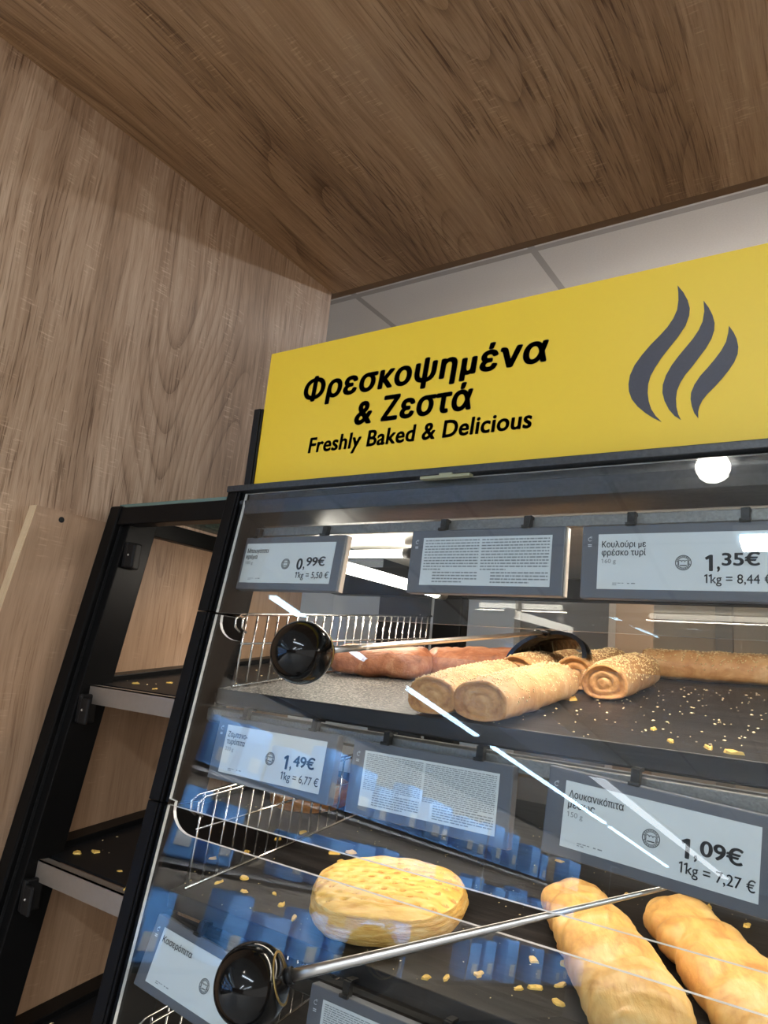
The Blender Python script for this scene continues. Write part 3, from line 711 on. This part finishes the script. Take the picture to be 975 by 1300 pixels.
# ------------------------------------------------------------------ baked goods
SLOPE = math.atan(S)
def shelf_rot(a): return Matrix.Rotation(SLOPE, 3, 'X') @ Matrix.Rotation(a, 3, 'Z')
def bread_mesh(Lg, a, b, rings=46, nseg=36, ends='open', seed=0, amp=0.0016, freq=45, crease=0.0, taper=None, bend=0.0, mi_end=1):
    mb = MB(); rs = []
    def prof(t):
        p = 1.0
        if ends == 'open': p = 0.93 + 0.07 * math.sin(math.pi * t) ** 0.5
        else:
            e = min(t, 1 - t) / 0.17
            if e < 1: p = max(0.0, 1 - (1 - e) ** 2.3) ** 0.5
        if taper: p *= taper(t)
        return p
    for j in range(rings + 1):
        t = j / rings
        if ends != 'open': t = 0.5 - 0.5 * math.cos(math.pi * (0.02 + 0.96 * t))
        p = prof(t); x = Lg * t; yb = bend * math.sin(math.pi * t)
        for i in range(nseg):
            th = 2 * math.pi * i / nseg; c, s_ = math.cos(th), math.sin(th)
            y = a * p * math.copysign(abs(c) ** 0.9, c); z = b * p * (s_ if s_ > 0 else 0.80 * math.copysign(abs(s_) ** 0.55, s_))
            q = Vector((x * freq, y * freq, z * freq + seed * 17.3))
            d = amp * (noise.noise(q) + 0.5 * noise.noise(q * 2.3))
            if crease:
                d += crease * (abs(math.sin(x * 60 + 3 * noise.noise(q * 0.35) + y * 22)) ** 0.5 - 0.8)
                d += crease * 0.8 * noise.noise(Vector((x * 90, y * 25, seed * 3.1)))
            ln = math.hypot(c, s_); mb.v.append((x + (amp * 0.8 * noise.noise(q * 0.6) if j in (0, rings) else 0), y + yb + d * c, z + b * 0.80 + d * s_))
    for j in range(rings):
        for i in range(nseg):
            mb.quad([j * nseg + i, j * nseg + (i + 1) % nseg, (j + 1) * nseg + (i + 1) % nseg, (j + 1) * nseg + i], True, 0)
    for side in (0, 1):
        base = 0 if side == 0 else rings * nseg; prev = [base + i for i in range(nseg)]
        sg = 1 if side == 0 else -1
        cyc = sum((Vector(mb.v[i]) for i in prev), Vector()) / nseg
        steps = ((0.93, -0.002), (0.84, 0.001), (0.72, 0.004), (0.62, 0.001), (0.48, 0.0005), (0.36, 0.004), (0.26, 0.001), (0.14, 0.001)) if ends == 'open' else ((0.5, 0.0),)
        for (f_, dx) in steps:
            cur = []
            for i in range(nseg):
                v = Vector(mb.v[base + i]); w = cyc + (v - cyc) * f_
                ph = 2 * math.pi * i / nseg
                w.x += sg * (dx + 0.0012 * math.sin(ph + f_ * 18)) if ends == 'open' else 0
                cur.append(len(mb.v)); mb.v.append(tuple(w))
            for i in range(nseg): mb.quad([prev[i], prev[(i + 1) % nseg], cur[(i + 1) % nseg], cur[i]], True, mi_end)
            prev = cur
        mb.quad(prev, True, mi_end)
    return mb
def scatter(ob_mesh, n, rng, size, parent, name, mat, zmin=0.0, lift=0.6, flat=0.45, wid=0.6):
    polys = [p for p in ob_mesh.polygons if p.normal.z > zmin and p.material_index == 0]
    wts = [p.area * (0.3 + p.normal.z) for p in polys]
    mb = MB()
    for p in rng.choices(polys, wts, k=n):
        vs_ = [ob_mesh.vertices[i].co for i in p.vertices]; u, v = rng.random(), rng.random()
        c = vs_[0].lerp(vs_[1], u).lerp(vs_[3 % len(vs_)].lerp(vs_[2], u), v) if len(vs_) == 4 else p.center
        nrm = p.normal; tx = nrm.orthogonal().normalized(); ty = nrm.cross(tx); a = rng.uniform(0, 6.28)
        e1 = tx * math.cos(a) + ty * math.sin(a); e2 = nrm.cross(e1); s = size * rng.uniform(0.75, 1.2)
        c = c + nrm * s * flat * lift; b = len(mb.v)
        for q in (e1 * s, e2 * s * wid, -e1 * s * 0.8, -e2 * s * wid, nrm * s * flat, -nrm * s * flat): mb.v.append(tuple(c + q))
        for k in range(4): mb.quad([b + k, b + (k + 1) % 4, b + 4], True); mb.quad([b + (k + 1) % 4, b + k, b + 5], True)
    o = mb.build(name, mat, parent, world=False, fix=False); o['kind'] = 'stuff'; return o
def sesame_roll(label, x, y, ang, Lg, a, b, seed, h=0.0, n=620, bend=0.0, k=0):
    t = thing('sesame_roll', label, 'sesame roll', (x, y, sz(k, y, 0.0006 + h)), 'sesame rolls on the top shelf', shelf_rot(ang))
    o = bread_mesh(Lg, a, b, seed=seed, bend=bend).build('crust', [M['sesbread'], M['swirl']], t, world=False)
    scatter(o.data, n, random.Random(seed), 0.0017, t, 'sesame_topping', M['seed'], 0.05)
    return t
A90 = math.pi / 2
sesame_roll('sesame roll nearest the glass at the left, partly behind its twin', -0.363, 0.632, A90 + 0.06, 0.190, 0.0285, 0.0215, 1)
sesame_roll('pale sesame roll in the front row, its cut end turned to the glass', -0.3085, 0.628, A90 + 0.00, 0.195, 0.0300, 0.0225, 2)
sesame_roll('short sesame roll right of the front pair with a torn crumb beside it', -0.2560, 0.832, A90 + 0.02, 0.165, 0.0275, 0.0235, 3)
sesame_roll('sesame roll under the black hood of the upper rod', -0.3660, 0.842, A90 - 0.02, 0.165, 0.0265, 0.0240, 4)
sesame_roll('sesame roll mostly hidden between the hooded roll and the short roll', -0.3080, 0.880, A90 + 0.0, 0.165, 0.0265, 0.0235, 5)
sesame_roll('long sesame stick lying crosswise at the back of the top shelf', -0.2750, 1.085, 0.10, 0.200, 0.0245, 0.0225, 6)
def brown_roll(label, x, y, ang, Lg, a, b, seed):
    t = thing('browned_roll', label, 'pastry roll', (x, y, sz(0, y, 0.0006)), 'browned pastries on the top shelf', shelf_rot(ang))
    bread_mesh(Lg, a, b, 60, 40, 'closed', seed, 0.0022, 38, 0.0020).build('crust', [M['brown'], M['brown']], t, world=False)
    return t
brown_roll('browned wrinkled pastry roll behind the upper black ball knob', -0.640, 0.825, 0.22, 0.150, 0.028, 0.0235, 11)
brown_roll('browned wrinkled pastry roll between the ball knob\'s pastry and the sesame rolls', -0.512, 0.865, 0.70, 0.155, 0.028, 0.0235, 12)

# round pie
def pie_mesh(r, h, seed, dim=True):
    dents = set(); mb = MB(); ns = 260; rng = random.Random(seed); dm = []
    if dim:
        for iy in range(-4, 5):
            for ix in range(-5, 6):
                dm.append((ix * 0.0175 + (0.0087 if iy % 2 else 0) + rng.uniform(-0.001, 0.001), iy * 0.0130 + rng.uniform(-0.001, 0.001)))
    outline = lambda t: r * (1 / (abs(math.cos(t)) ** 2.5 + abs(math.sin(t)) ** 2.2) ** (1 / 2.2)) * (1 + 0.018 * math.sin(3 * t + 1) + 0.012 * math.sin(5 * t))
    prof = []
    for j in range(1, 80): u = j / 80; prof.append((u * 0.95, h * (1.0 - 0.22 * u ** 7 - 0.05 * u), 0))
    for j in range(15):
        u = j / 14; prof.append((0.952 + 0.055 * math.sin(math.pi * min(1, u * 1.15)) - 0.05 * u * (u > 0.85), h * 0.73 * (1 - u) , 1))
    mb.v.append((0, 0, h))
    for (f_, z, s_) in prof:
        for i in range(ns):
            t = 2 * math.pi * i / ns; o_ = outline(t) * f_; x, y = o_ * math.cos(t), o_ * math.sin(t); zz = z
            if s_ == 0:
                zz += 0.0016 * noise.noise(Vector((x * 40, y * 70, seed))) + 0.0004 * math.sin(y * 420 + 3 * noise.noise(Vector((x * 20, y * 20, 3))))
                for (dx, dy) in dm:
                    e = ((x - dx) / 0.0042) ** 2 + ((y - dy) / 0.0024) ** 2
                    if e < 6: zz -= 0.0034 * math.exp(-e)
            else:
                w = 0.0012 * math.sin(z * 1500 + 2 * noise.noise(Vector((x * 30, y * 30, 1)))) + 0.002 * noise.noise(Vector((x * 45, y * 45, z * 120)))
                x += w * math.cos(t); y += w * math.sin(t)
            mb.v.append((x, y, max(0.0, zz)))
            if dim and s_ == 0 and any(((x - dx) / 0.0036) ** 2 + ((y - dy) / 0.0019) ** 2 < 1 for dx, dy in dm): dents.add(len(mb.v) - 1)
    for i in range(ns): mb.quad([0, 1 + i, 1 + (i + 1) % ns], True, 0)
    for j in range(len(prof) - 1):
        for i in range(ns): mb.quad([1 + j * ns + i, 1 + (j + 1) * ns + i, 1 + (j + 1) * ns + (i + 1) % ns, 1 + j * ns + (i + 1) % ns], True, 1 if prof[j + 1][2] else (2 if (1 + j * ns + i) in dents else 0))
    mb.quad([1 + (len(prof) - 1) * ns + i for i in range(ns)], False, 1)
    return mb
t = thing('round_pie', 'round golden pie with a dimpled top on the second shelf', 'pie', (-0.4300, 0.690, sz(1, 0.690, 0.0006)), None, shelf_rot(0.45))
pie_mesh(0.080, 0.036, 5).build('crust', [M['pie'], M['pieside'], M['dent']], t, world=False)
t = thing('round_bun', 'browned bun behind the wire divider on the second shelf', 'bun', (-0.735, 0.930, sz(1, 0.930, 0.0006)), None, shelf_rot(0.1))
pie_mesh(0.060, 0.034, 8, False).build('crust', [M['bun'], M['bun']], t, world=False)
def sausage_roll(label, x, y, ang, Lg, a, b, seed, tp):
    t = thing('sausage_roll', label, 'sausage roll', (x, y, sz(1, y, 0.0006)), 'puff pastry rolls on the second shelf', shelf_rot(ang))
    bread_mesh(Lg, a, b, 70, 44, 'closed', seed, 0.0030, 36, 0.0036, tp, 0.004).build('crust', [M['puff'], M['puff']], t, world=False)
sausage_roll('golden puff pastry roll right of the round pie, under the tip of the lower rod', -0.287, 0.815, -0.98, 0.265, 0.0400, 0.0240, 21, lambda t: 0.74 + 0.26 * min(1, t * 1.8))
sausage_roll('golden puff pastry roll cut off by the right edge of the photo', -0.190, 0.835, -0.98, 0.270, 0.0380, 0.0240, 22, lambda t: 0.80 + 0.20 * min(1, t * 2))

# ------------------------------------------------------------------ crumbs and flakes
def crumbs(label, n, fn, smin, smax, mat, seed):
    rng = random.Random(seed); mb = MB()
    for _ in range(n):
        x, y, z = fn(rng); s = smin + (smax - smin) * rng.random() ** 2.5; a = rng.uniform(0, 6.28); b = len(mb.v); w = rng.uniform(0.4, 0.8)
        e1 = Vector((math.cos(a), math.sin(a), 0)) * s; e2 = Vector((-math.sin(a), math.cos(a), 0)) * s * w
        c = Vector((x, y, z + s * 0.22))
        for q in (e1, e2 + e1 * rng.uniform(-.3, .3), -e1, -e2, Vector((0, 0, s * 0.4)), Vector((0, 0, -s * 0.22))): mb.v.append(tuple(c + q + Vector((0, 0, S * q.y))))
        for k in range(4): mb.quad([b + k, b + (k + 1) % 4, b + 4]); mb.quad([b + (k + 1) % 4, b + k, b + 5])
    o = mb.build('crumbs', mat, None, fix=False); return tag(o, label, 'crumbs', None, 'stuff')
def on(k, x0, x1, y0, y1, h=0.0, pw=1.0):
    def fn(rng):
        x = rng.uniform(x0, x1); y = y0 + (y1 - y0) * rng.random() ** pw; return x, y, sz(k, y, h)
    return fn
crumbs('loose sesame seeds strewn over the right of the top shelf board', 260, on(0, -0.30, 0.05, 0.630, 1.02), 0.0011, 0.0026, M['seed'], 1)
crumbs('white specks of sugar on the second shelf board', 420, on(1, -0.63, 0.05, 0.600, 1.05), 0.0005, 0.0014, M['crumb'], 2)
crumbs('fine crumbs on the shelf of the open end bay, upper', 26, on(0, -0.90, -0.70, 0.66, 0.95, -0.018), 0.0008, 0.003, M['crumb'], 3)
crumbs('fine crumbs on the shelf of the open end bay, second', 46, on(1, -0.90, -0.66, 0.62, 0.95, -0.018), 0.0008, 0.003, M['crumb'], 4)
crumbs('fine crumbs on the lowest shelf', 80, on(2, -0.90, -0.30, 0.58, 0.9, 0.0), 0.0008, 0.003, M['crumb'], 5)
def flake(label, grp, k, x, y, s, seed, h=0.0):
    rng = random.Random(seed); mb = MB(); n = 9; ang = rng.uniform(0, 6.28); el = rng.uniform(0.4, 0.75)
    for lay in (0, 1):
        for i in range(n):
            a = 2 * math.pi * i / n; r = s * rng.uniform(0.6, 1.15) if lay == 0 else None
            if lay == 0: px, py = r * math.cos(a), r * el * math.sin(a); q = (px * math.cos(ang) - py * math.sin(ang), px * math.sin(ang) + py * math.cos(ang)); mb.v.append((q[0], q[1], S * q[1] + 0.0002))
            else: v = mb.v[i]; mb.v.append((v[0] * 0.85, v[1] * 0.85, v[2] + s * (0.16 + 0.22 * rng.random())))
    mb.quad(list(range(n))[::-1])
    for i in range(n): mb.quad([i, (i + 1) % n, n + (i + 1) % n, n + i])
    mb.v.append((0, 0, s * 0.22)); T = len(mb.v) - 1
    for i in range(n): mb.quad([n + i, n + (i + 1) % n, T])
    o = mb.build('pastry_flake', M['flake'], None, world=False); o.location = (x, y, sz(k, y, h) + EYE)
    tag(o, label, 'pastry flake', grp)
F1 = 'golden pastry flake lying on the second shelf among the pie and rolls'
F2 = 'small golden flake on the open end bay shelf'
F3 = 'golden flake on the shelf behind the wire divider'
rng = random.Random(5)
for i, (x, y, s) in enumerate([(-0.235, 0.665, .006), (-0.250, 0.650, .0075), (-0.262, 0.640, .005), (-0.228, 0.640, .007), (-0.270, 0.690, .0065), (-0.245, 0.700, .007), (-0.300, 0.640, .006), (-0.320, 0.618, .005), (-0.335, 0.608, .0055),
                               (-0.530, 0.640, .006), (-0.555, 0.655, .005), (-0.500, 0.625, .0065), (-0.610, 0.665, .0075), (-0.585, 0.640, .005), (-0.625, 0.64, .006), (-0.215, 0.800, .008), (-0.240, 0.880, .006), (-0.160, 0.900, .008), (-0.120, 0.880, .007), (-0.090, 0.840, .007), (-0.335, 0.930, .006), (-0.180, 0.930, .006), (-0.560, 0.800, .008), (-0.575, 0.785, .010), (-0.552, 0.770, .007)]):
    flake(F1, 'flakes on the second shelf', 1, x, y, s, 100 + i)
for i, (k, x, y, s) in enumerate([(0, -0.86, 0.665, .007), (0, -0.83, 0.70, .006), (0, -0.80, 0.65, .005), (0, -0.735, 0.72, .009), (0, -0.74, 0.66, .006), (0, -0.72, 0.76, .008),
                                  (1, -0.875, 0.628, .008), (1, -0.86, 0.645, .008), (1, -0.73, 0.60, .006), (1, -0.78, 0.625, .004), (1, -0.74, 0.64, .004), (1, -0.72, 0.72, .006), (1, -0.77, 0.68, .004)]):
    flake(F2, 'flakes on the end bay shelves', k, x, y, s, 200 + i, -0.018)
for i, (x, y, s) in enumerate([(-0.68, 0.70, .008), (-0.70, 0.76, .007), (-0.675, 0.80, .007), (-0.69, 0.86, .008), (-0.675, 0.74, .006), (-0.70, 0.82, .006)]):
    flake(F3, 'flakes behind the wire divider', 1, x, y, s, 300 + i, -0.018)
for i, (x, y, s) in enumerate([(-0.115, 0.650, .0065), (-0.095, 0.642, .0075), (-0.145, 0.655, .006), (-0.17, 0.70, .005)]):
    flake('pale pastry flake at the front edge of the top shelf board', 'flakes on the top shelf', 0, x, y, s, 400 + i)
flake('torn crumb of crust lying beside the short sesame roll', None, 0, -0.289, 0.815, 0.011, 500)

# ------------------------------------------------------------------ the aisle behind the viewer (mirrored in the panes)
g = thing('gondola', 'grey shop gondola along the aisle behind the viewer, stacked with blue packs', 'shelf unit', (-3.25, -5.0, -EYE))
MB().box(-3.52, -3.48, -9.5, -1.3, -EYE, 0.62).build('back_panel', M['greyp'], g)
MB().box(-3.48, -3.0, -9.5, -1.3, -EYE, -1.35).build('plinth', M['blackmatte'], g)
for z in (-0.90, -0.42, 0.04): MB().box(-3.48, -3.0, -9.5, -1.3, z - 0.03, z).build('shelf', M['gunmetal'], g, 0.003)
for z in (-0.90, -0.42, 0.04):  # added shelf lights, to make the packs bright enough in the glass
    MB().box(-2.915, -2.885, -9.4, -1.4, z + 0.445, z + 0.465).build('added_light_channel', M['blackmatte'], g)
    area('lamp_light', (0.37, -0.4, z + 0.43 + EYE), 0.03, 8.0, GOND_W, (0.9, 0.95, 1.0), g, (0, math.radians(40), 0))
    for y_ in (-1.5, -5.4, -9.3): MB().tube([(-3.0, y_, z + 0.44), (-2.90, y_, z + 0.44)], 0.006, 6).tube([(-3.0, y_, z + 0.44), (-3.0, y_, z)], 0.006, 6).build('added_light_arm', M['steel'], g)
pm = [plain('pale_blue_pack', srgb(96, 158, 226), 0.5), plain('sky_blue_pack', srgb(128, 184, 240), 0.5)]
lbl = plain('pack_panel', srgb(228, 232, 238), 0.5)
rng = random.Random(3); proto = None
for z in (-0.90, -0.42, 0.04):
    y = -1.42; i = 0
    while y > -8.6:
        i += 1
        if rng.random() < 0.22: y -= 0.34; continue
        if proto is None:
            proto = thing('blue_pack', 'blue pack standing on the gondola shelf behind the viewer', 'pack', (-3.1, y, z), 'blue packs on the gondola')
            MB().box(-3.20, -3.03, y - 0.13, y + 0.13, z, z + 0.34).build('carton', pm[0], proto, 0.01)
            MB().box(-3.031, -3.028, y - 0.08, y + 0.03, z + 0.06, z + 0.15).build('panel', lbl, proto)
            y -= 0.34; continue
        c = proto.copy(); COL.objects.link(c); c.location = (-3.1 + rng.uniform(-0.05, 0.05), y, z + EYE); c.scale = (1, rng.uniform(0.7, 1.1), rng.uniform(0.75, 1.05))
        for ch in proto.children:
            d = ch.copy(); COL.objects.link(d); d.parent = c
        y -= rng.uniform(0.30, 0.40)
for o in list(SC.objects):
    if '_base' in o: del o['_base']
